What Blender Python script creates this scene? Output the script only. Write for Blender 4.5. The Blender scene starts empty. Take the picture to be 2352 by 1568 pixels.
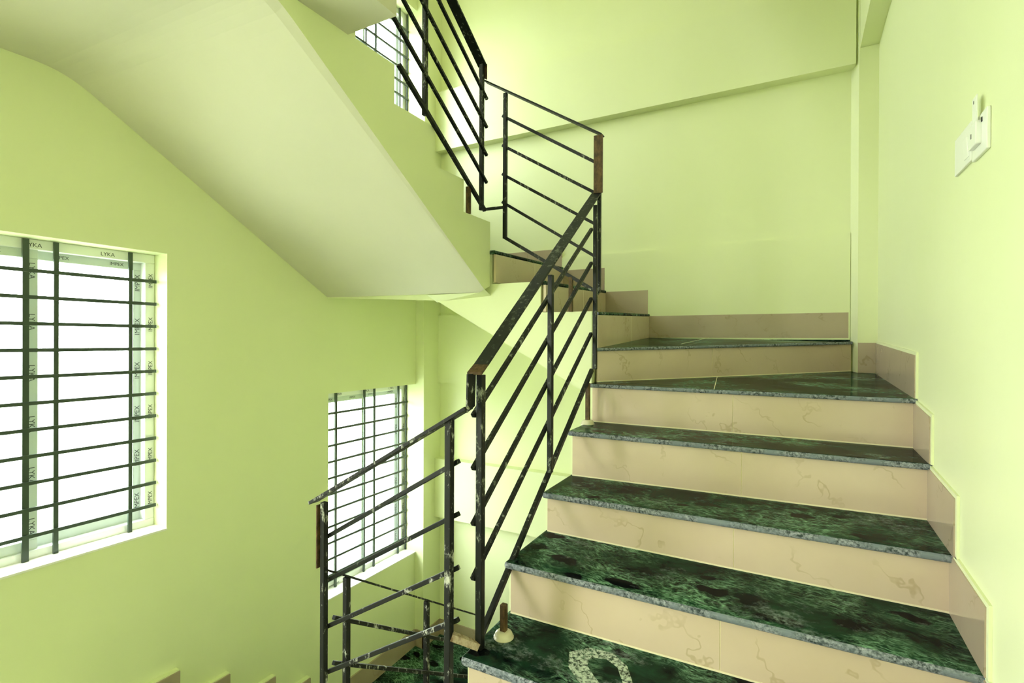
import bpy, bmesh, math, random
from mathutils import Vector, Matrix
random.seed(4)
S = bpy.context.scene
COL = S.collection
ZO = 1.575                       # landing floor is z = 0; numbers below are measured from eye level
V = Vector

# ------------------------------------------------------------------ camera
cd = bpy.data.cameras.new('camera')
cam = bpy.data.objects.new('camera', cd); COL.objects.link(cam)
cd.sensor_width = 36.0
cd.lens = 36.0 * 1198.63 / 2352.0
cd.clip_start = 0.02; cd.clip_end = 500
R_, U_, F_ = V((0.8777, 0.4792, 0.0042)), V((-0.0049, 0.0002, 1.0)), V((-0.4792, 0.8777, -0.0025))
m = Matrix((R_, U_, -F_)).transposed().to_4x4()
m.translation = (0, 0, ZO)
cam.matrix_world = m
S.camera = cam

# ------------------------------------------------------------------ world: bright hazy overcast sky
W = bpy.data.worlds.new('world'); S.world = W; W.use_nodes = True
wn = W.node_tree.nodes; wl = W.node_tree.links
bg = wn['Background']; bg.inputs['Color'].default_value = (0.96, 0.98, 1.0, 1); bg.inputs['Strength'].default_value = 8.0
S.view_settings.view_transform = 'Standard'; S.view_settings.look = 'None'
S.view_settings.gamma = 1.0; S.view_settings.use_curve_mapping = False
S.view_settings.exposure = 1.68
S.cycles.max_bounces = 14; S.cycles.diffuse_bounces = 9; S.cycles.glossy_bounces = 5
S.cycles.transparent_max_bounces = 12
S.cycles.sample_clamp_indirect = 6.0

def portal(name, loc, rot, sx, sy):
    l = bpy.data.lights.new(name, 'AREA'); l.shape = 'RECTANGLE'; l.size = sx; l.size_y = sy
    l.cycles.is_portal = True
    o = bpy.data.objects.new(name, l); COL.objects.link(o); o.location = loc; o.rotation_euler = rot
    return o

# ------------------------------------------------------------------ main dimensions (m)
XW, XR, YB = -2.512, 0.36, 3.30          # left wall, right wall, back wall
XL, XS, YW = -1.35, -0.81, 2.25          # well: left side, right side, back side
DZ = -2.795                              # one storey
YREAR = -1.7
PX0, PY0 = -2.435, 3.094                 # left rear pilaster
CX, CY = 0.275, 3.22                     # right rear column

# ------------------------------------------------------------------ materials
def mat(name, rough=0.5, spec=0.5):
    M = bpy.data.materials.new(name); M.use_nodes = True
    b = M.node_tree.nodes['Principled BSDF']
    b.inputs['Roughness'].default_value = rough
    b.inputs['Specular IOR Level'].default_value = spec
    return M, M.node_tree.nodes, M.node_tree.links, b
def noise(n, l, vec, scale, detail=4, rough=0.55):
    t = n.new('ShaderNodeTexNoise'); t.inputs['Scale'].default_value = scale
    t.inputs['Detail'].default_value = detail; t.inputs['Roughness'].default_value = rough
    if vec is not None: l.new(vec, t.inputs['Vector'])
    return t.outputs['Fac']
def ramp(n, l, fac, a, b, ca=(0, 0, 0, 1), cb=(1, 1, 1, 1)):
    r = n.new('ShaderNodeValToRGB'); e = r.color_ramp.elements
    e[0].position = a; e[0].color = ca; e[1].position = b; e[1].color = cb
    l.new(fac, r.inputs['Fac']); return r.outputs['Color']
def mix(n, l, fac, a, b, mode='MIX'):
    x = n.new('ShaderNodeMix'); x.data_type = 'RGBA'; x.blend_type = mode
    for sock, v in ((x.inputs['Factor'], fac), (x.inputs['A'], a), (x.inputs['B'], b)):
        if isinstance(v, (int, float)): sock.default_value = v
        elif isinstance(v, tuple): sock.default_value = v if len(v) == 4 else v + (1,)
        else: l.new(v, sock)
    return x.outputs['Result']
def pos(n): return n.new('ShaderNodeNewGeometry').outputs['Position']
def stretch(n, l, vec, sc, rot=(0, 0, 0)):
    mp = n.new('ShaderNodeMapping'); mp.inputs['Scale'].default_value = sc; mp.inputs['Rotation'].default_value = rot
    l.new(vec, mp.inputs['Vector']); return mp.outputs['Vector']
def bump(n, l, b, h, strength, dist=0.01):
    u = n.new('ShaderNodeBump'); u.inputs['Strength'].default_value = strength; u.inputs['Distance'].default_value = dist
    l.new(h, u.inputs['Height']); l.new(u.outputs['Normal'], b.inputs['Normal'])

def paint(name, c1, c2, rough):
    M, n, l, b = mat(name, rough, 0.35)
    p = pos(n)
    f = noise(n, l, stretch(n, l, p, (1.3, 1.3, 0.6)), 2.2, 5)
    l.new(mix(n, l, ramp(n, l, f, .35, .7), c1, c2), b.inputs['Base Color'])
    bump(n, l, b, noise(n, l, p, 22, 4), .12, .004)
    return M
LIME = paint('lime_wall_paint', (.775, .81, .525), (.76, .80, .50), .42)
WHITE = paint('white_ceiling_paint', (.645, .615, .50), (.62, .595, .48), .6)
SILLP = paint('white_plaster', (.86, .85, .80), (.82, .81, .76), .6)

def marble():
    M, n, l, b = mat('green_marble', .13, .5)
    p = pos(n)
    d = n.new('ShaderNodeTexNoise'); d.inputs['Scale'].default_value = 7; d.inputs['Detail'].default_value = 6
    l.new(p, d.inputs['Vector'])
    vm = n.new('ShaderNodeVectorMath'); vm.operation = 'MULTIPLY_ADD'
    l.new(d.outputs['Color'], vm.inputs[0]); vm.inputs[1].default_value = (.11, .11, .11); l.new(p, vm.inputs[2])
    q = stretch(n, l, vm.outputs['Vector'], (.75, 1.3, 1.0), (0, 0, .35))
    def vor(sc):
        v = n.new('ShaderNodeTexVoronoi'); v.feature = 'DISTANCE_TO_EDGE'; v.inputs['Scale'].default_value = sc
        l.new(q, v.inputs['Vector']); return v.outputs['Distance']
    base = mix(n, l, ramp(n, l, noise(n, l, q, 6.5, 8, .7), .42, .68), (.003, .007, .005), (.015, .055, .029))
    patch = ramp(n, l, noise(n, l, p, 3.6, 4), .44, .61)
    v1 = ramp(n, l, vor(24), 0.0, .16, (1, 1, 1, 1), (0, 0, 0, 1))
    v2 = ramp(n, l, vor(70), 0.0, .30, (1, 1, 1, 1), (0, 0, 0, 1))
    fine = ramp(n, l, noise(n, l, stretch(n, l, q, (.5, 1.4, 1)), 100, 5, .75), .42, .66)
    net = mix(n, l, .55, v1, v2, 'SCREEN')
    net = mix(n, l, 1.0, net, fine, 'MULTIPLY')
    net = mix(n, l, 1.0, net, patch, 'MULTIPLY')
    ov = n.new('ShaderNodeTexVoronoi'); ov.inputs['Scale'].default_value = 11
    l.new(stretch(n, l, vm.outputs['Vector'], (.55, 1.2, 1), (0, 0, .2)), ov.inputs['Vector'])
    clast = mix(n, l, 1.0, ramp(n, l, ov.outputs['Distance'], .26, .33, (1, 1, 1, 1), (0, 0, 0, 1)), ramp(n, l, ov.outputs['Color'], .45, .5), 'MULTIPLY')
    net = mix(n, l, clast, net, (0, 0, 0)); base = mix(n, l, clast, base, (.0035, .005, .0045))
    c = mix(n, l, net, base, (.32, .60, .38))
    dust = mix(n, l, 1.0, ramp(n, l, noise(n, l, stretch(n, l, p, (1, 1.6, 1), (0, 0, .7)), 4.6, 9, .72), .54, .74),
               ramp(n, l, noise(n, l, p, 70, 4, .7), .38, .66), 'MULTIPLY')
    c = mix(n, l, dust, c, (.40, .50, .47))
    l.new(c, b.inputs['Base Color'])
    b.inputs['Roughness'].default_value = .6; b.inputs['Specular IOR Level'].default_value = 0
    g = n.new('ShaderNodeBsdfGlossy'); l.new(ramp(n, l, dust, 0, 1, (.10, .10, .10, 1), (.5, .5, .5, 1)), g.inputs['Roughness'])
    f = n.new('ShaderNodeLayerWeight'); f.inputs['Blend'].default_value = .5
    pw = n.new('ShaderNodeMath'); pw.operation = 'POWER'; l.new(f.outputs['Facing'], pw.inputs[0]); pw.inputs[1].default_value = 6.0
    ml = n.new('ShaderNodeMath'); ml.operation = 'MULTIPLY_ADD'; l.new(pw.outputs[0], ml.inputs[0]); ml.inputs[1].default_value = .5; ml.inputs[2].default_value = .015
    x = n.new('ShaderNodeMixShader'); l.new(ml.outputs[0], x.inputs[0]); l.new(b.outputs[0], x.inputs[1]); l.new(g.outputs[0], x.inputs[2])
    l.new(x.outputs[0], n['Material Output'].inputs['Surface'])
    return M
MARBLE = marble()
def nose():
    M, n, l, b = mat('rough_marble_edge', .45, .4)
    p = pos(n)
    c = mix(n, l, ramp(n, l, noise(n, l, p, 120, 5, .7), .40, .62), (.016, .028, .032), (.33, .35, .39))
    c = mix(n, l, ramp(n, l, noise(n, l, p, 16, 4), .45, .62), c, (.17, .20, .23))
    l.new(c, b.inputs['Base Color']); return M
NOSE = nose()
def tile(name, k=1.0):
    M, n, l, b = mat(name, .16, .5)
    p = pos(n)
    c = mix(n, l, ramp(n, l, noise(n, l, p, 3.0, 6), .3, .7), (.64 * k, .51 * k, .385 * k), (.57 * k, .445 * k, .325 * k))
    w = n.new('ShaderNodeTexWave'); w.wave_type = 'BANDS'; w.bands_direction = 'DIAGONAL'
    w.inputs['Scale'].default_value = 2.6; w.inputs['Distortion'].default_value = 9; w.inputs['Detail'].default_value = 4
    w.inputs['Detail Scale'].default_value = 1.6; w.inputs['Detail Roughness'].default_value = .65
    l.new(p, w.inputs['Vector'])
    vein = mix(n, l, 1.0, ramp(n, l, w.outputs['Fac'], 0.0, .016, (1, 1, 1, 1), (0, 0, 0, 1)),
               ramp(n, l, noise(n, l, p, 7, 3), .42, .62), 'MULTIPLY')
    vein2 = mix(n, l, .5, (0, 0, 0), vein)
    c = mix(n, l, vein2, c, (.36 * k, .27 * k, .14 * k))
    l.new(c, b.inputs['Base Color']); return M
TILE = tile('beige_riser_tile'); SKIRT = tile('grey_beige_skirting_tile', .70)
def plain(name, c, rough=.5, metal=0, spec=.5):
    M, n, l, b = mat(name, rough, spec); b.inputs['Base Color'].default_value = c + (1,); b.inputs['Metallic'].default_value = metal
    return M
GROUT = plain('cream_grout', (.80, .72, .50), .8)
def chipped(name, dark, light, lo, hi, rough=.42):
    M, n, l, b = mat(name, rough, .28)
    p = pos(n)
    f = noise(n, l, stretch(n, l, p, (1, 1, .45)), 60, 6, .72)
    g = noise(n, l, p, 5, 3)
    a = n.new('ShaderNodeMath'); a.operation = 'MULTIPLY_ADD'; l.new(g, a.inputs[0]); a.inputs[1].default_value = .35; l.new(f, a.inputs[2])
    c = mix(n, l, ramp(n, l, a.outputs[0], lo, hi), dark, light)
    l.new(c, b.inputs['Base Color']); return M
BLACK = chipped('chipped_black_paint', (.007, .008, .006), (.34, .36, .28), .76, .88)
WORN = chipped('worn_black_paint', (.010, .010, .008), (.50, .50, .42), .74, .84, .6)
HAND = chipped('scuffed_black_handrail', (.008, .010, .008), (.22, .24, .18), .73, .92, .5)
RUST = chipped('rust_brown_steel', (.042, .024, .009), (.15, .085, .034), .55, .85, .55)
RUSTL = chipped('cement_spattered_rust', (.12, .05, .025), (.46, .36, .26), .45, .70, .7)
GRILLE = plain('dark_green_grille_paint', (.040, .062, .044), .4)
UPVC = plain('white_window_profile', (.80, .82, .80), .3)
FILM = plain('pale_protective_film', (.60, .66, .62), .35)
INK = plain('grey_print', (.03, .04, .04), .6)
PLASTIC = plain('white_switch_plastic', (.84, .84, .82), .25)
PSIDE = plain('cream_plastic_edge', (.72, .72, .55), .35)
SLOT = plain('dark_slot', (.02, .02, .02), .6)
CUP = plain('cream_base_cup', (.70, .64, .48), .25)
def glass():
    M = bpy.data.materials.new('window_glass'); M.use_nodes = True
    n = M.node_tree.nodes; l = M.node_tree.links; n.clear()
    o = n.new('ShaderNodeOutputMaterial'); t = n.new('ShaderNodeBsdfTransparent'); g = n.new('ShaderNodeBsdfGlossy')
    t.inputs['Color'].default_value = (.93, .96, .95, 1); g.inputs['Roughness'].default_value = .02
    f = n.new('ShaderNodeLayerWeight'); f.inputs['Blend'].default_value = .5
    pw = n.new('ShaderNodeMath'); pw.operation = 'POWER'; l.new(f.outputs['Facing'], pw.inputs[0]); pw.inputs[1].default_value = 5.0
    ml = n.new('ShaderNodeMath'); ml.operation = 'MULTIPLY_ADD'; l.new(pw.outputs[0], ml.inputs[0]); ml.inputs[1].default_value = .95; ml.inputs[2].default_value = .04
    x = n.new('ShaderNodeMixShader'); l.new(ml.outputs[0], x.inputs[0]); l.new(t.outputs[0], x.inputs[1]); l.new(g.outputs[0], x.inputs[2])
    l.new(x.outputs[0], o.inputs['Surface']); return M
GLASS = glass()
def smear():
    M = bpy.data.materials.new('white_smear'); M.use_nodes = True
    n = M.node_tree.nodes; l = M.node_tree.links
    b = n['Principled BSDF']; b.inputs['Base Color'].default_value = (.52, .60, .50, 1); b.inputs['Roughness'].default_value = .7
    p = pos(n)
    t = n.new('ShaderNodeBsdfTransparent'); x = n.new('ShaderNodeMixShader')
    l.new(ramp(n, l, noise(n, l, p, 85, 5, .75), .40, .56), x.inputs[0])
    l.new(t.outputs[0], x.inputs[1]); l.new(b.outputs[0], x.inputs[2]); l.new(x.outputs[0], n['Material Output'].inputs['Surface'])
    return M
SMEAR = smear()
def grass():
    M, n, l, b = mat('pale_field', .9, .1)
    l.new(mix(n, l, noise(n, l, pos(n), .25, 6), (.36, .40, .28), (.46, .48, .38)), b.inputs['Base Color']); return M
FIELD = grass()

# ------------------------------------------------------------------ mesh helpers
class MB:
    def __init__(s): s.bm = bmesh.new()
    def hexa(s, pts, mi=0):          # 8 points: bottom 4 (ccw from above), top 4
        v = [s.bm.verts.new((p[0], p[1], p[2] + ZO)) for p in pts]
        for f in ((3, 2, 1, 0), (4, 5, 6, 7), (0, 1, 5, 4), (1, 2, 6, 5), (2, 3, 7, 6), (3, 0, 4, 7)):
            s.bm.faces.new([v[i] for i in f]).material_index = mi
        return s
    def box(s, x0, x1, y0, y1, z0, z1, mi=0):
        return s.hexa([(x0, y0, z0), (x1, y0, z0), (x1, y1, z0), (x0, y1, z0), (x0, y0, z1), (x1, y0, z1), (x1, y1, z1), (x0, y1, z1)], mi)
    def prism(s, a, b, mi=0):        # two matching outlines
        n = len(a); va = [s.bm.verts.new((p[0], p[1], p[2] + ZO)) for p in a]; vb = [s.bm.verts.new((p[0], p[1], p[2] + ZO)) for p in b]
        fs = [s.bm.faces.new(va), s.bm.faces.new(vb[::-1])]
        for i in range(n):
            j = (i + 1) % n
            fs.append(s.bm.faces.new((va[j], va[i], vb[i], vb[j])))
        for f in fs: f.material_index = mi
        s.last = fs
        return s
    def bar(s, p, q, w, h=None, up=(0, 0, 1), mi=0):      # rectangular bar from p to q: w sideways, h along 'up'
        h = h or w; p, q = V(p), V(q); d = (q - p).normalized(); up = V(up)
        side = d.cross(up)
        if side.length < 1e-4: side = d.cross(V((0, 1, 0)))
        side.normalize(); u = side.cross(d).normalized()
        a, b = side * w / 2, u * h / 2
        s.hexa([p - a - b, p + a - b, q + a - b, q - a - b, p - a + b, p + a + b, q + a + b, q - a + b], mi); return s
    def lathe(s, c, prof, seg=20, mi=0):
        rings = [[s.bm.verts.new((c[0] + r * math.cos(2 * math.pi * k / seg), c[1] + r * math.sin(2 * math.pi * k / seg), c[2] + z + ZO)) for k in range(seg)] for r, z in prof]
        for a, b in zip(rings, rings[1:]):
            for k in range(seg):
                f = s.bm.faces.new((a[k], a[(k + 1) % seg], b[(k + 1) % seg], b[k])); f.smooth = True
        s.bm.faces.new(rings[0][::-1]); s.bm.faces.new(rings[-1]); return s
    def build(s, name, mats, parent=None, bev=0.0, kind=None):
        bm = s.bm
        bmesh.ops.recalc_face_normals(bm, faces=bm.faces[:])
        if bev:
            bmesh.ops.bevel(bm, geom=bm.edges[:], offset=bev, segments=2, profile=.5, affect='EDGES', clamp_overlap=True)
        off = V((0, 0, 0)); q = parent
        while q is not None: off += q.location; q = q.parent
        if parent is None:               # origin at the base of the thing
            xs = [v.co for v in bm.verts]
            off = V(((min(v.x for v in xs) + max(v.x for v in xs)) / 2, (min(v.y for v in xs) + max(v.y for v in xs)) / 2, min(v.z for v in xs)))
        for v in bm.verts: v.co -= off
        me = bpy.data.meshes.new(name); bm.to_mesh(me); bm.free()
        for M in (mats if isinstance(mats, (list, tuple)) else [mats]): me.materials.append(M)
        o = bpy.data.objects.new(name, me); COL.objects.link(o)
        if parent is None: o.location = off
        else: o.parent = parent
        if kind: o['kind'] = kind
        return o
def tag(o, label=None, cat=None, group=None, kind=None):
    for k, v in (('label', label), ('category', cat), ('group', group), ('kind', kind)):
        if v: o[k] = v
    return o
def thing(name, loc, label=None, cat=None, group=None, kind=None):
    o = bpy.data.objects.new(name, None); COL.objects.link(o); o.empty_display_size = .1
    o.location = (loc[0], loc[1], loc[2] + ZO)
    return tag(o, label, cat, group, kind)
def dup(root, off):
    r = root.copy(); COL.objects.link(r); r.location = root.location + V(off)
    for ch in list(root.children):
        c = ch.copy(); COL.objects.link(c); c.parent = r
        for g in list(ch.children):
            e = g.copy(); COL.objects.link(e); e.parent = c
    return r
def cells(mb, u0, u1, v0, v1, holes, emit):
    us = sorted({u0, u1} | {h[i] for h in holes for i in (0, 1)}); vs = sorted({v0, v1} | {h[i] for h in holes for i in (2, 3)})
    for a, b in zip(us, us[1:]):
        run = None
        for c, d in zip(vs, vs[1:]):
            if any(h[0] <= a and b <= h[1] and h[2] <= c and d <= h[3] for h in holes):
                if run: emit(mb, a, b, *run); run = None
            else: run = (run[0], d) if run else (c, d)
        if run: emit(mb, a, b, *run)

# ------------------------------------------------------------------ room shell
W1 = (.465, 1.33, -.868, .386)                       # window openings in the left wall: y0, y1, z0, z1
W2 = (2.262, PY0, -1.598, -.332)
W3 = (2.262, PY0, -1.598 - DZ, -.332 - DZ)
W0 = (-1.45, -.40, -.95, .85)                       # openings beside and above the camera's landing, outside the frame
W4 = (-1.45, -.45, -.95 - DZ, .75 - DZ)
ZB, ZT = -4.6, 4.3
wl_ = MB()
cells(wl_, YREAR, 3.3, ZB, ZT, [W1, W2, W3, W0, W4], lambda mb, a, b, c, d: mb.box(XW - .24, XW, a, b, c, d))
wl_.build('wall_left', LIME, kind='structure')
MB().box(XW - .24, XR + .24, YB, YB + .22, ZB, ZT).build('wall_back', LIME, kind='structure')
MB().box(XR, XR + .24, YREAR, YB, ZB, ZT).build('wall_right', LIME, kind='structure')
wf = MB()
cells(wf, XW - .24, XR + .24, ZB, ZT, [], lambda mb, a, b, c, d: mb.box(a, b, YREAR - .2, YREAR, c, d))
wf.build('wall_front', LIME, kind='structure')
MB().box(XW - .24, XR + .24, YREAR - .2, YB + .22, ZT, ZT + .15).build('ceiling', WHITE, kind='structure')
MB().box(XW - .24, XR + .24, YREAR - .2, YB + .22, ZB - .15, ZB).build('floor', TILE, kind='structure')
MB().box(XW, PX0, PY0, YB, ZB, ZT).build('pilaster_left', LIME, kind='structure')
MB().prism([(CX, CY, ZB), (XR, CY, ZB), (XR, YB, ZB), (.247, YB, ZB)], [(CX, CY, ZT), (XR, CY, ZT), (XR, YB, ZT), (.247, YB, ZT)]).build('pilaster_right', LIME, kind='structure')
MB().box(.279, XR, YREAR, CY, 1.513, 1.95).build('beam_right', LIME, kind='structure')
MB().box(PX0, .262, 3.225, YB, 1.44, 1.888).build('beam_back_upper', LIME, kind='structure')
MB().box(PX0, XR, 3.225, YB, -1.352, -.907).build('beam_back_lower', LIME, kind='structure')
MB().prism([(x, 3.27, z) for x, z in ((PX0, -.331), (-.80, -.331), (-.80, -.30), (-1.70, .19), (PX0, .19))], [(x, YB, z) for x, z in ((PX0, -.331), (-.80, -.331), (-.80, -.30), (-1.70, .19), (PX0, .19))]).build('ledge_back', LIME, kind='structure')
MB().hexa([(-1.42, YB - .009, .01), (.2468, YB - .009, .01), (.2468, YB, .01), (-1.42, YB, .01), (-1.42, YB - .009, .565), (.2468, YB - .009, .578), (.2468, YB, .578), (-1.42, YB, .565)]).build('trim_back', LIME, kind='structure')
MB().box(-260, 260, -260, 260, -6.05, -6.0).build('ground', FIELD, kind='structure')
# landing behind the camera, and the storey overhead that closes the shaft
MB().box(XW, XR, YREAR, .43, -1.72, -1.575).build('landing_floor', MARBLE, kind='structure')
up = MB()
up.box(XW, -1.135, YREAR, .548, 1.04, 1.2)
up.box(XL + .001, -1.135, .548, .95, 1.04, 1.2)
up.box(-1.135, XR, YREAR, 1.10, 1.04, 1.2)
up.prism([(XS, 1.10, 1.04), (XS, 2.25, 2.20), (XS, 2.25, 2.42), (XS, 1.10, 1.2)], [(XR, 1.10, 1.04), (XR, 2.25, 2.20), (XR, 2.25, 2.42), (XR, 1.10, 1.2)])
up.box(XW, XR, 2.25, YB, 2.75, 2.92)
up.build('ceiling_upper_landing', WHITE, kind='structure')
MB().box(XL, -1.135, .95, 1.295, 1.04, 1.2).build('landing_edge_slab', WHITE, kind='structure')

# ------------------------------------------------------------------ stair pieces
def tread(front, rest, th=.03, parent=None, seam=None, side=True):
    """front: left->right nosing points, rest: the other corners going on round"""
    pts = [V(p) for p in front + rest]
    bm = MB(); bm.prism([p for p in pts], [p - V((0, 0, th)) for p in pts])
    b = bm.bm; bmesh.ops.recalc_face_normals(b, faces=b.faces[:])
    a, c = pts[0], pts[1]; d = (c - a); nrm = V((d.y, -d.x, 0)).normalized()
    L = (pts[-1] - pts[0]); nl = V((L.y, -L.x, 0)).normalized()
    mid = sum(pts, V()) / len(pts)
    if nl.dot(mid - pts[0]) > 0: nl = -nl
    ed = []
    for e in b.edges:
        v0, v1 = e.verts[0].co - V((0, 0, ZO)), e.verts[1].co - V((0, 0, ZO))
        on = lambda p0, nn: abs((v0 - p0).dot(nn)) < 1e-4 and abs((v1 - p0).dot(nn)) < 1e-4
        if abs((v0 - v1).normalized().z) < .5 and (on(a, nrm) or (side and on(a, nl))) and (v0 - v1).length > .05: ed.append(e)
        elif on(a, nrm) and on(a, nl) and side: ed.append(e)
    bmesh.ops.bevel(b, geom=ed, offset=min(.009, th * .4), segments=3, profile=.5, affect='EDGES', clamp_overlap=True)
    for f in b.faces:
        if f.normal.z < .75 and (f.normal.dot(nrm) > .25 or (side and f.normal.dot(nl) > .25)): f.material_index = 1
        f.smooth = False
    if seam:
        s0, s1 = V(seam[0]), V(seam[1]); dd = (s1 - s0).normalized(); w = V((-dd.y, dd.x, 0)) * .0012; z = V((0, 0, .0006))
        bm.hexa([s0 - w - z, s0 + w - z, s1 + w - z, s1 - w - z, s0 - w + z, s0 + w + z, s1 + w + z, s1 - w + z], 2)
    return bm.build('tread', [MARBLE, NOSE, GROUT], parent)
def riser(p0, p1, z0, z1, parent, joints=(), th=.012):
    """tile face from p0 to p1 (seen left->right); z0/z1 bottom and top at both ends"""
    p0, p1 = V((p0[0], p0[1], 0)), V((p1[0], p1[1], 0)); d = (p1 - p0); L = d.length; d.normalize(); bk = V((-d.y, d.x, 0))
    if not isinstance(z0, tuple): z0 = (z0, z0)
    if not isinstance(z1, tuple): z1 = (z1, z1)
    mb = MB()
    def seg(t0, t1, f0, f1, mi):
        P = []
        for zz in (z0, z1):
            za, zb = zz[0] + (zz[1] - zz[0]) * t0, zz[0] + (zz[1] - zz[0]) * t1
            a, b = p0 + d * L * t0, p0 + d * L * t1
            P += [V((*(a + bk * f0).xy, za)), V((*(b + bk * f0).xy, zb)), V((*(b + bk * f1).xy, zb)), V((*(a + bk * f1).xy, za))]
        mb.hexa(P, mi)
    ts = [0] + list(joints) + [1]; g = .0013 / L
    for i in range(len(ts) - 1):
        seg(ts[i] + (g if i else 0), ts[i + 1] - (g if i < len(ts) - 2 else 0), 0, th, 0)
    for t in joints: seg(t - g, t + g, .0015, th, 1)
    P = []                                   # pale line of sealant along the foot of the tile
    for h in (0, .0045):
        for q, zz in ((p0 - bk * .002, z0[0]), (p1 - bk * .002, z0[1]), (p1 - bk * .0001, z0[1]), (p0 - bk * .0001, z0[0])): P.append(V((q.x, q.y, zz + h)))
    mb.hexa(P, 1)
    return mb.build('riser_tile', [TILE, GROUT], parent)

# ---- the flight in front: three steps below the frame, then A, B, C, D, E
stairA = thing('staircase', (-.2, .5, -1.575), 'staircase of green marble treads and beige risers climbing ahead and turning left', 'stairs')
NL = [(.45, -1.389), (.70, -1.217), (.95, -1.045), (1.196, -.874), (1.438, -.702), (1.716, -.552), (1.956, -.365), (2.189, -.191)]
NR = [(.46, -1.389), (.71, -1.217), (.96, -1.045), (1.206, -.876), (1.450, -.709), (1.713, -.547), (1.980, -.368), (2.204, -.193)]
TR = []
TH = [.026, .026, .026, .026, .022, .022, .020, .017]
for k in range(8):
    (yl, zl), (yr, zr) = NL[k], NR[k]
    if k < 7:
        yb_l, yb_r = NL[k + 1][0] + .022, NR[k + 1][0] + .022
        t = tread([(-.812, yl, zl), (XR - .001, yr, zr)], [(XR - .001, yb_r + .012, zr + .004), (-.812, yb_l + .012, zl + .004)], th=TH[k], parent=stairA)
    else:
        t = tread([(-.812, yl, zl), (XR - .001, yr, zr)],
                  [(XR - .001, CY - .002, -.162), (CX - .002, CY - .002, -.160), (.249, 3.268, -.156), (-.79, 2.292, -.188), (-.812, 2.275, -.190)],
                  th=TH[k], parent=stairA, seam=((-.342, 2.73, -.1735), (-.288, 2.203, -.1915)))
    TR.append(t)
    zb = (-1.575, -1.575) if k == 0 else (NL[k - 1][1] + .004, NR[k - 1][1] + .004)
    J = {4: (.54,), 5: (.545,), 6: (.545,), 7: (.50,), 3: (.5,), 2: (.55,)}.get(k, (.5,))
    riser((-.798, yl + .022), (XR - .002, yr + .022), zb, (zl - TH[k], zr - TH[k]), stairA, J)
# F riser and tread (right corner winder)
riser((-.80, 2.279), (.250, 3.258), (-.190, -.156), (-.049, -.015), stairA, (.42,))
tread(th=.015, front=[(-.800, 2.259, -.034), (.2555, 3.240, .000)], rest= [(.2475, 3.285, .002), (.2465, YB - .001, .018), (-.825, YB - .001, .020), (-.806, 2.275, -.034)], parent=stairA,
      seam=((-.46, 3.28, .0195), (-.49, 2.60, -.0145)), side=False)

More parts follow.
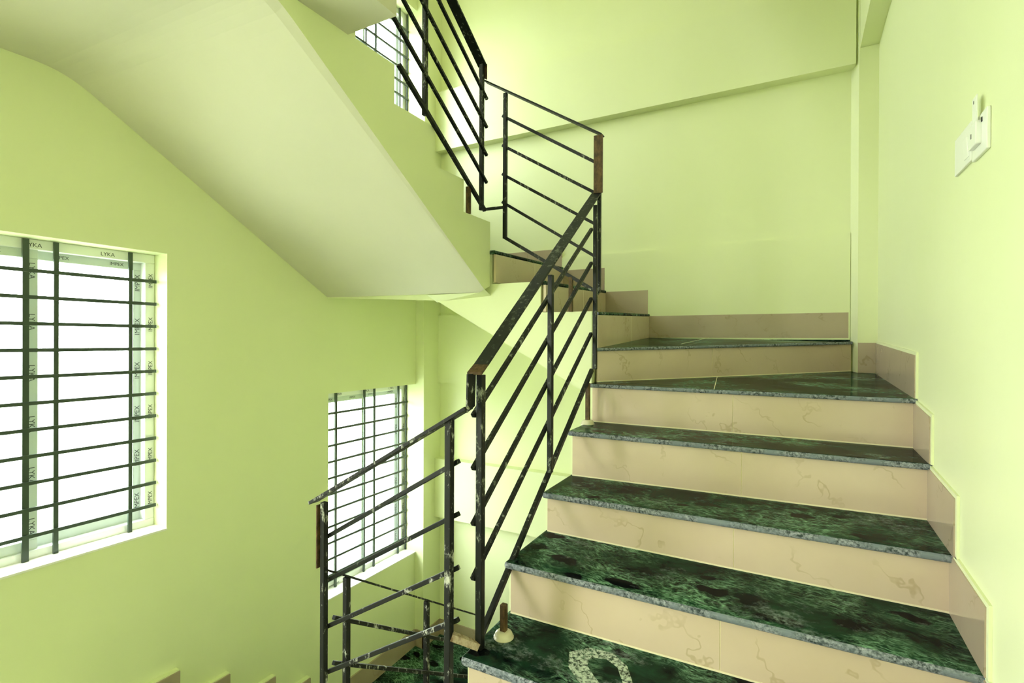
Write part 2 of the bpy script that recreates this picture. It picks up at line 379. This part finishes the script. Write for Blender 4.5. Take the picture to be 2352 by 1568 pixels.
# ---- winders along the back wall and the flight coming back on the left (repeated one storey below)
def upper(root):
    def R(*a): return riser(*a[:2], *a[2:4], root, *a[4:])
    R((-.828, 3.298), (-.806, 2.272), (.020, -.034), (.153, .116), (.42,))
    tread([(-.812, YB - .001, .168), (-.788, 2.258, .131)], [(-1.075, 2.285, .134), (-1.120, YB - .001, .172)], th=.015, parent=root, side=False)
    R((-1.112, 3.298), (-1.062, 2.257), (.172, .136), (.310, .264), (.45,))
    tread([(-1.097, YB - .001, .328), (-1.043, 2.246, .282)], [(-1.345, 2.285, .285), (-1.425, YB - .001, .332)], th=.018, parent=root, side=False)
    R((-1.415, 3.298), (-1.335, 2.251), (.332, .287), (.482, .429), (.5,))
    tread([(-1.400, YB - .001, .500), (-1.318, 2.236, .447)], [(-1.39, 2.236, .447), (XW + .001, 2.236, .47), (XW + .001, YB - .001, .51)], th=.018, parent=root, side=False)
    ys = [2.240, 2.002, 1.781, 1.530, 1.330]; zs = [.590, .739, .899, 1.046, 1.20]
    for k in range(5):
        y1 = ys[k + 1] if k < 4 else .96
        zb = .45 if k == 0 else zs[k - 1]
        tread([(-1.385, ys[k] + .015, zs[k]), (XW + .001, ys[k] + .015, zs[k])], [(XW + .001, y1 - .02, zs[k]), (-1.385, y1 - .02, zs[k])], parent=root, side=False)
        R((-1.385, ys[k] - .004), (XW + .002, ys[k] - .004), zb, zs[k] - .03, (.5,))
    # concrete: winder band with its well-side face, left corner block, left flight
    b = MB(); zf = lambda x: .21 - .53 * (x + 1.69)
    def outline(y, dz, sk=0.0):
        i_, h_, g_ = -1.347 - .080 * sk, -1.074 - .050 * sk, -.817 - .024 * sk
        return [(-1.69, y, zf(-1.69)), (-1.69, y, .448 + dz), (i_, y, .448 + dz), (i_, y, .284 + dz), (h_, y, .284 + dz), (h_, y, .136 + dz),
                (g_, y, .136 + dz), (g_, y, -.19 + dz), (-.79, y, -.19 + dz), (-.79, y, zf(-.79))]
    b.prism(outline(YW, -.003), outline(YW + .028, -.003))
    b.prism(outline(YW + .028, -.034), outline(YB - .0005, -.034, 1))
    b.hexa([(XW + .0005, YW, .252), (-1.69, YW, .21), (-1.69, YB - .0005, .36), (XW + .0005, YB - .0005, .37),
            (XW + .0005, YW, .43), (-1.69, YW, .43), (-1.69, YB - .0005, .465), (XW + .0005, YB - .0005, .475)])
    # left flight: profile in y-z, from the wall to the well; the soffit is white
    def prof(x, top, dz, yb, zbend, ylow, zlow):
        q = [(x, .95, zbend + .0)] if False else []
        g = (zlow - zbend) / (ylow - yb)
        q += [(x, ylow, zlow)]
        for u in (1, .6, .25, 0, -.25, -.6, -1):                # eased bend from the slope into the flat
            y = yb + .09 * u; e = max(0, u); k = (u + 1) ** 2 / 4
            q.append((x, y, zbend + g * .09 * k))
        q += [(x, .55, zbend), (x, .55, 1.2 + dz)]
        for k in range(4, -1, -1):
            q += [(x, ys[k], zs[k] + dz), (x, ys[k], (zs[k - 1] if k else zlow + .02) + (dz if k else 0))]
        return q
    A0 = prof(XW + .0005, 0, -.034, .952, 1.04, 2.252, .255)
    A1 = prof(-1.386, 0, -.034, .985, 1.02, 2.205, .236)
    A2 = prof(XL, 0, 0, .985, 1.03, 2.185, .250)
    A1b = prof(-1.386, 0, 0, .985, 1.02, 2.205, .236)
    for P, Q in ((A0, A1), (A1b, A2)):
        b.prism(P, Q)
        for f in b.last[2:10]: f.material_index = 1
    # little filler under the corner where flight and winder meet
    fl = b.bm.faces.new([b.bm.verts.new((x, y, z + ZO)) for x, y, z in ((-1.385, 2.20, .236), (XL, 2.185, .25), (XL, YW + .01, .22), (-1.69, YW + .01, .20), (-1.73, 2.22, .238))])
    fl.material_index = 0
    return b.build('concrete_body', [LIME, WHITE], root)
upper(stairA)
# right flight body
b = MB()
def side_profile(N, x):
    pr = []
    for k in range(8):
        y = N[k][0] + .034; pr += [(x, y, (N[k - 1][1] - .032) if k else -1.575), (x, y, N[k][1] - .032)]
    return pr + [(x, 2.27, -.224), (x, 2.27, -.55), (x, 1.9, -.75), (x, .62, -1.66), (x, .43, -1.66)]
b.prism(side_profile(NL, -.809), side_profile([(y + .001, z) for y, z in NR], XR - .0005))
b.prism([(-.80, 2.27, -.55), (XR - .0005, 2.27, -.55), (XR - .0005, YB - .0005, -.50), (-.80, YB - .0005, -.50)],
        [(-.80, 2.27, -.226), (XR - .0005, 2.27, -.23), (XR - .0005, YB - .0005, -.20), (-.80, YB - .0005, -.226)])
b.prism([(-.79, 2.295, -.226), (.235, 3.27, -.20), (.235, YB - .0005, -.20), (-.80, YB - .0005, -.226)],
        [(-.79, 2.295, -.067), (.235, 3.27, -.033), (.235, YB - .0005, -.02), (-.80, YB - .0005, -.02)])
b.build('concrete_body', LIME, stairA)
# the smear of dried paint on the front tread
sm = MB(); z = -.8715
cl = [(-.36, 1.27), (-.375, 1.31), (-.405, 1.365), (-.45, 1.395), (-.50, 1.385), (-.525, 1.355), (-.51, 1.31), (-.475, 1.275), (-.43, 1.24), (-.40, 1.225)]
wd = [.012, .013, .014, .018, .024, .030, .026, .024, .020, .012]
vs = []
for i, (x, y) in enumerate(cl):
    a, c = V(cl[max(i - 1, 0)]), V(cl[min(i + 1, len(cl) - 1)]); d = (c - a).normalized(); nn = V((-d.y, d.x)) * wd[i]
    vs.append((sm.bm.verts.new((x + nn.x, y + nn.y, z + ZO)), sm.bm.verts.new((x - nn.x, y - nn.y, z + ZO))))
for (a, c), (d, e) in zip(vs, vs[1:]): sm.bm.faces.new((a, c, e, d))
tag(sm.build('paint_smear', SMEAR, TR[3]), 'chalky white curl of dried paint')

stairB = thing('staircase', (-1.4, 2.4, DZ - .6), 'lower staircase with dark marble treads seen through the railing below', 'stairs')
upper_tmp = thing('staircase', (0, 0, -ZO))
upper(upper_tmp)
for ch in list(upper_tmp.children):
    ch.parent = stairB; ch.location = V((0, 0, DZ)) - stairB.location + V((0, 0, 0))
bpy.data.objects.remove(upper_tmp)
tread([(-.800, 2.259, DZ - .034), (.2555, 3.240, DZ)], [(.2465, YB - .001, DZ + .018), (-.825, YB - .001, DZ + .020), (-.806, 2.275, DZ - .034)], parent=stairB, side=False)

# ------------------------------------------------------------------ skirting
sk = MB()
ST = [(1.206, -.876, 1.472, -.72), (1.433, -.709, 1.735, -.555), (1.684, -.547, 2.002, -.388), (1.967, -.368, 2.226, -.212), (2.200, -.193, CY - .012, -.010)]
for k, (y0, z0, y1, z1) in enumerate(ST):
    zt0 = {0: -.725, 1: -.559, 2: -.396, 3: -.226, 4: -.045}[k]; zt1 = {0: -.715, 1: -.551, 2: -.382, 3: -.207, 4: -.008}[k]
    ya = y0 + .012
    for x0, x1, dt, mi in ((.3505, .3585, 0, 0), (.3535, XR - .0002, .010, 1)):
        sk.hexa([(x0, ya - dt * 1.4, z0 + .001), (x1, ya - dt * 1.4, z0 + .001), (x1, y1, z0 + .001), (x0, y1, z0 + .001),
                 (x0, ya - dt * 1.4, zt0 + dt), (x1, ya - dt * 1.4, zt0 + dt), (x1, y1, zt1 + dt), (x0, y1, zt1 + dt)], mi)
sk.box(CX + .001, .3535, CY - .010, CY - .0004, -.160, -.006)
sk.build('baseboard_right', [SKIRT, LIME], kind='structure')
def back_skirt(dz):
    s = MB()
    for x0, x1, z0, z1, zt in ((-.824, .240, .020, .019, .155), (-1.108, -.824, .170, .168, .318), (-1.412, -1.108, .330, .328, .476), (-2.433, -1.412, .510, .500, .625)):
        s.hexa([(x0, YB - .010, z0 + dz), (x1, YB - .010, z1 + dz), (x1, YB - .0004, z1 + dz), (x0, YB - .0004, z0 + dz),
                (x0, YB - .010, zt + dz), (x1, YB - .010, zt + dz), (x1, YB - .0004, zt + dz), (x0, YB - .0004, zt + dz)])
    return s
back_skirt(0).build('baseboard_back', SKIRT, kind='structure')
s = back_skirt(DZ)
s.box(PX0, PX0 + .010, PY0 - .01, YB - .01, .49 + DZ, .625 + DZ)
s.box(XW + .01, PX0 + .01, PY0 - .010, PY0 - .0004, .49 + DZ, .625 + DZ)
s.build('baseboard_lower_back', SKIRT, kind='structure')
s = MB()
s.box(XW + .0004, XW + .012, 2.24, PY0 - .01, .475 + DZ, .625 + DZ)
for y0, y1, zt in ((.30, 1.374, -1.519), (1.374, 1.616, -1.669), (1.616, 1.877, -1.830), (1.877, 2.109, -1.968), (2.109, 2.24, -2.10)):
    s.box(XW + .0004, XW + .026, y0 + .001, y1, zt - .16, zt, 1)
    s.box(XW + .026, XW + .033, y0 + .001, y1, zt - .16, zt - .006, 0)
s.build('baseboard_left', [SKIRT, LIME], kind='structure')

# ------------------------------------------------------------------ railings
G = 'black stair railings'
def post(root, x, y, z0, z1, w=.019, m=BLACK):
    return MB().box(x - w / 2, x + w / 2, y - w / 2, y + w / 2, z0, z1).build('post', m, root, .002)
def rbar(root, p, q, name='bar', w=.0135, m=BLACK): return MB().bar(p, q, w).build(name, m, root, .0015)
def stub(root, x, y, z0, z1, cup=True):
    o = MB().box(x - .009, x + .009, y - .009, y + .009, z0, z1).build('stub_post', RUST, root, .002)
    if cup: MB().lathe((x, y, z0), [(.030, 0), (.030, .005), (.027, .006), (.0265, .012), (.024, .017), (.018, .021), (.012, .022)]).build('base_cup', CUP, o)
    return o
# railing of the flight in front
ra = thing('stair_railing', (-.79, 1.25, -.874), 'black railing with sloping flat handrail beside the marble steps in front', 'railing', G)
post(ra, -.785, 1.255, -.878, -.098, .0205); post(ra, -.785, 1.730, -.480, .237, .0185); post(ra, -.785, 2.205, -.128, .598, .0175)
for dz in (-.112, -.262, -.420, -.575):
    rbar(ra, (-.803, 1.243, -.098 + dz - .005), (-.803, 2.205, -.098 + .745 + dz - .04))
rbar(ra, (-.799, 1.262, -.872), (-.799, 2.205, -.130), 'bottom_rail', .0165)
hr = MB().bar((-.790, 1.262, -.072), (-.790, 2.238, .664), .046, .007).build('handrail', HAND, ra, .001)
tag(MB().prism([(-.8100, 1.222, -.097), (-.7665, 1.230, -.097), (-.767, 1.262, -.075), (-.813, 1.262, -.075)],
               [(-.8100, 1.222, -.090), (-.7665, 1.230, -.090), (-.767, 1.262, -.068), (-.813, 1.262, -.068)]).build('rusty_corner', RUST, ra), 'rust brown handrail corner')
tag(MB().hexa([(-.797, 1.196, -.200), (-.792, 1.196, -.200), (-.792, 1.236, -.185), (-.797, 1.236, -.185),
               (-.797, 1.200, -.094), (-.792, 1.200, -.094), (-.792, 1.240, -.094), (-.797, 1.240, -.094)]).build('end_plate', WORN, ra), 'dark brown vertical plate')
stub(ra, -.752, 1.334, -.874, -.775); stub(ra, -.797, 2.150, -.366, -.185)
# back panel across the well
rb = thing('stair_railing', (-1.03, 2.24, .15), 'black railing panel crossing the back of the well, rust brown plate at one end', 'railing', G)
post(rb, -.782, 2.246, .215, .905, .016); post(rb, -1.265, 2.240, .500, 1.215, .0185)
for zr, zl in ((.790, 1.098), (.652, .952), (.512, .810), (.366, .672)):
    rbar(rb, (-.780, 2.247, zr), (-1.285, 2.247, zl + .012))
rbar(rb, (-.780, 2.240, .212), (-1.268, 2.240, .507), 'bottom_rail', .0155)
MB().bar((-.765, 2.236, .915), (-1.378, 2.236, 1.297), .044, .007).build('handrail', HAND, rb, .001)
tag(MB().box(-.799, -.758, 2.216, 2.222, .655, .912).build('end_plate', RUST, rb), 'rust brown vertical plate')
stub(rb, -.915, 2.240, .132, .292, False)
rbar(rb, (-1.265, 2.240, .655), (-1.353, 2.170, .637), 'strut', .013)
# upper flight
rc = thing('stair_railing', (-1.36, 1.7, .62), 'black railing climbing along the upper flight towards the top edge', 'railing', G)
post(rc, -1.352, 2.160, .632, 1.350, .019); post(rc, -1.352, 1.718, .925, 1.66, .019)
sl = -.655
for z in (1.178, 1.040, .903, .770):
    rbar(rc, (-1.338, 2.185, z), (-1.338, 1.30, z - sl * .885))
rbar(rc, (-1.340, 2.172, .632), (-1.340, 1.542, 1.050), 'bottom_rail', .0165)
MB().bar((-1.352, 2.165, 1.335), (-1.352, 1.30, 1.335 - .662 * -.865), .046, .009).build('handrail', BLACK, rc, .001)
tag(MB().hexa([(-1.377, 2.172, 1.292), (-1.333, 2.172, 1.270), (-1.333, 2.178, 1.270), (-1.377, 2.178, 1.292),
               (-1.377, 2.172, 1.345), (-1.333, 2.172, 1.345), (-1.333, 2.178, 1.345), (-1.377, 2.178, 1.345)]).build('end_plate', RUST, rc), 'rust brown vertical plate')
tag(MB().box(-1.359, -1.341, 2.033, 2.051, .590, .715).build('stub_post', RUST, rc), 'short rusty stub under the bottom rail')
# short panel at the landing edge
rd = thing('stair_railing', (-1.1, 1.2, -1.5), 'short black railing panel sloping down to the left from the front railing foot', 'railing', G)
post(rd, -.852, 1.198, -1.50, -.222, .0205, WORN); post(rd, -1.350, 1.200, -1.52, -.530, .0185, WORN)
for zr, zl in ((-.362, -.648), (-.510, -.792), (-.661, -.944), (-.808, -1.094)):
    rbar(rd, (-.832, 1.216, zr + .022), (-1.352, 1.216, zl), m=WORN if zr < -.6 else BLACK)
MB().bar((-.790, 1.200, -.186), (-1.402, 1.200, -.537), .040, .010).build('handrail', WORN, rd, .001)
tag(MB().bar((-.845, 1.20, -.828), (-.785, 1.248, -.864), .020, .020).build('strut', RUSTL, rd, .001), 'short rusty strut')
tag(MB().box(-1.371, -1.366, 1.185, 1.225, -.745, -.540).build('end_plate', RUST, rd), 'rust brown vertical plate')
# railing going down the lower flight
re_ = thing('stair_railing', (-1.352, 1.8, -2.2), 'worn black railing going down the lower flight behind the short panel', 'railing', G)
s2 = -.622
zl = lambda y: -.752 + s2 * (y - 1.205)
for y in (1.300, 1.742, 2.160): post(re_, -1.352, y, zl(y) - .80, zl(y) - .004, .0195, WORN)
for k in range(1, 5): rbar(re_, (-1.338, 1.23, zl(1.23) - .150 * k), (-1.338, 2.18, zl(2.18) - .150 * k), m=WORN)
rbar(re_, (-1.340, 1.25, zl(1.25) - .745), (-1.340, 2.172, zl(2.172) - .745), 'bottom_rail', .0165, WORN)
MB().bar((-1.352, 1.205, zl(1.205)), (-1.352, 2.20, zl(2.20)), .042, .007).build('handrail', WORN, re_, .001)

# ------------------------------------------------------------------ windows and grilles
XF0, XF1 = -2.690, -2.615               # frame depth
def printing(parent, text, y, z, size, up, x=XF1):
    c = bpy.data.curves.new('film_print', 'FONT'); c.body = text; c.size = size; c.extrude = .0002
    o = bpy.data.objects.new('film_print', c); COL.objects.link(o); c.materials.append(INK)
    o.parent = parent; q = parent; off = V()
    while q is not None: off += q.location; q = q.parent
    ax = V((0, 0, 1)) if up else V((0, 0, -1)); ay = V((0, -1, 0)) if up else V((0, 1, 0))
    if up is None: ax = V((0, 1, 0)); ay = V((0, 0, 1))
    M4 = Matrix((ax, ay, V((1, 0, 0)))).transposed().to_4x4(); M4.translation = V((x + .0006, y, z + ZO)) - off
    o.matrix_local = M4
    return o
def window(name, w, text):
    y0, y1, z0, z1 = w
    root = thing(name, (XW - .1, (y0 + y1) / 2, z0), kind='structure')
    f = MB(); t = .040
    f.box(XF0, XF1, y0, y1, z0, z0 + t); f.box(XF0, XF1, y0, y1, z1 - t, z1)
    f.box(XF0, XF1, y0, y0 + t, z0 + t, z1 - t); f.box(XF0, XF1, y1 - t, y1, z0 + t, z1 - t)
    fo = f.build('window_frame', UPVC, root, .003)
    ym = y0 + (y1 - y0) * .495; st = .034
    for i, (a, b_, x0, x1) in enumerate(((y0 + t - .01, ym + st / 2, -2.652, -2.626), (ym - st / 2, y1 - t + .004, -2.682, -2.656))):
        s_ = MB(); zz0, zz1 = z0 + t - .006, z1 - t + .006
        s_.box(x0, x1, a, b_, zz0, zz0 + .045); s_.box(x0, x1, a, b_, zz1 - .040, zz1)
        s_.box(x0, x1, a, a + st, zz0 + .045, zz1 - .040); s_.box(x0, x1, b_ - st, b_, zz0 + .045, zz1 - .040)
        so = s_.build('sash', FILM, root, .002)
        MB().box((x0 + x1) / 2 - .002, (x0 + x1) / 2 + .002, a + st - .004, b_ - st + .004, zz0 + .041, zz1 - .036).build('glass_pane', GLASS, so)
        if text:
            h = zz1 - zz0
            if i == 0:
                for k in range(6): printing(so, 'LYKA', b_ - st + .006, zz0 + .13 + k * .2, .027, False, x1)
                for k in range(2): printing(so, 'IMPEX', a + .05 + k * .2, zz1 - .028, .02, None, x1)
            else:
                for k in range(6): printing(so, 'IMPEX', b_ - .008, zz0 + .05 + k * .2, .028, True, x1)
                for k in range(2): printing(so, 'IMPEX', a + .09 + k * .2, zz1 - .028, .02, None, x1)
    if text:
        for k in range(6): printing(fo, 'IMPEX', y1 - .010, z0 + .10 + k * .2, .024, True, XF1)
        for k in range(3): printing(fo, 'LYKA', y0 + .15 + k * .25, z1 - .030, .022, None, XF1)
        printing(fo, 'IMPEX LYKA', y0 + .10, z0 + .012, .016, None, XF1)
    MB().box(XF1, XW + .006, y0, y1, z0 - .0, z0 + .008).build('window_sill', SILLP, root)
    return root
window('window_1', W1, True); window('window_2', W2, True); window('window_3', W3, False)
def grille(w, label, edge=False):
    y0, y1, z0, z1 = w; x = -2.600
    root = thing('window_grille', (x, (y0 + y1) / 2, z0), label, 'window grille', 'steel window grilles')
    for d, ww in (((.70, .016), (.467, .020), (.373, .016), (.108, .015)) if w is W1 else ((.692, .016), (.440, .014), (.344, .014), (.092, .014))):
        if y1 - d > y0: MB().box(x - .005, x + .005, y1 - d - ww / 2, y1 - d + ww / 2, z0 + .004, z1 - .004).build('vertical_bar', GRILLE, root)
    for e in (() if w is W1 else (y1 - .007,)): MB().box(x - .005, x + .005, e - .004, e + .004, z0 + .01, z1 - .004).build('edge_bar', GRILLE, root)
    zz = z0 + .104
    while zz < z1 - .05:
        MB().box(x + .004, x + .013, y0, y1 - .006, zz - .007, zz + .007).build('horizontal_bar', GRILLE, root); zz += .1025
    return root
grille(W1, 'steel grille in the large window nearest on the left wall')
grille(W2, 'steel grille in the window below the stairs, behind the railing')
grille(W3, 'steel grille in the window above the upper flight at the top')
for w in (W0, W1, W2, W3, W4):
    portal('window_daylight', (XF0 - .02, (w[0] + w[1]) / 2, (w[2] + w[3]) / 2 + ZO), (0, -math.pi / 2, 0), w[3] - w[2], w[1] - w[0])

# ------------------------------------------------------------------ switches on the right wall
def plate(root, y0, y1, z0, z1, name='wall_plate', t=.007):
    return MB().box(XR - t, XR - .0003, y0, y1, z0, z1).build(name, PLASTIC, root, .0015)
sw = thing('light_switch', (XR, 1.648, .42), 'white square switch plate with a rocker, the farther of the wall fittings', 'switch')
plate(sw, 1.577, 1.720, .423, .515)
MB().hexa([(XR - .0085, 1.592, .437), (XR - .006, 1.592, .437), (XR - .006, 1.628, .437), (XR - .0085, 1.628, .437),
           (XR - .0125, 1.592, .484), (XR - .006, 1.592, .484), (XR - .006, 1.628, .484), (XR - .0125, 1.628, .484)]).build('rocker', PLASTIC, sw, .001)
kh = thing('key_card_switch', (XR, 1.52, .41), 'white key card holder box on a wall plate, card slotted in its top', 'card switch')
plate(kh, 1.460, 1.568, .414, .503)
hb = MB().box(XR - .017, XR - .006, 1.498, 1.554, .437, .489).build('holder_box', PLASTIC, kh, .002)
MB().box(XR - .0176, XR - .0168, 1.530, 1.534, .458, .469).build('slot', SLOT, hb)
MB().box(XR - .0085, XR - .0065, 1.491, 1.4965, .482, .492).build('notch', SLOT, kh)
kc = MB(); x0, x1 = XR - .014, XR - .0115
o = kc.box(x0, x1, 1.504, 1.538, .4895, .548).build('key_card', PLASTIC, None, .0006)
tag(o, 'white key card standing upright in the holder on the right wall', 'card')
MB().box(x0 - .0004, x0 + .0004, 1.524, 1.528, .534, .541).build('punched_hole', SLOT, o)
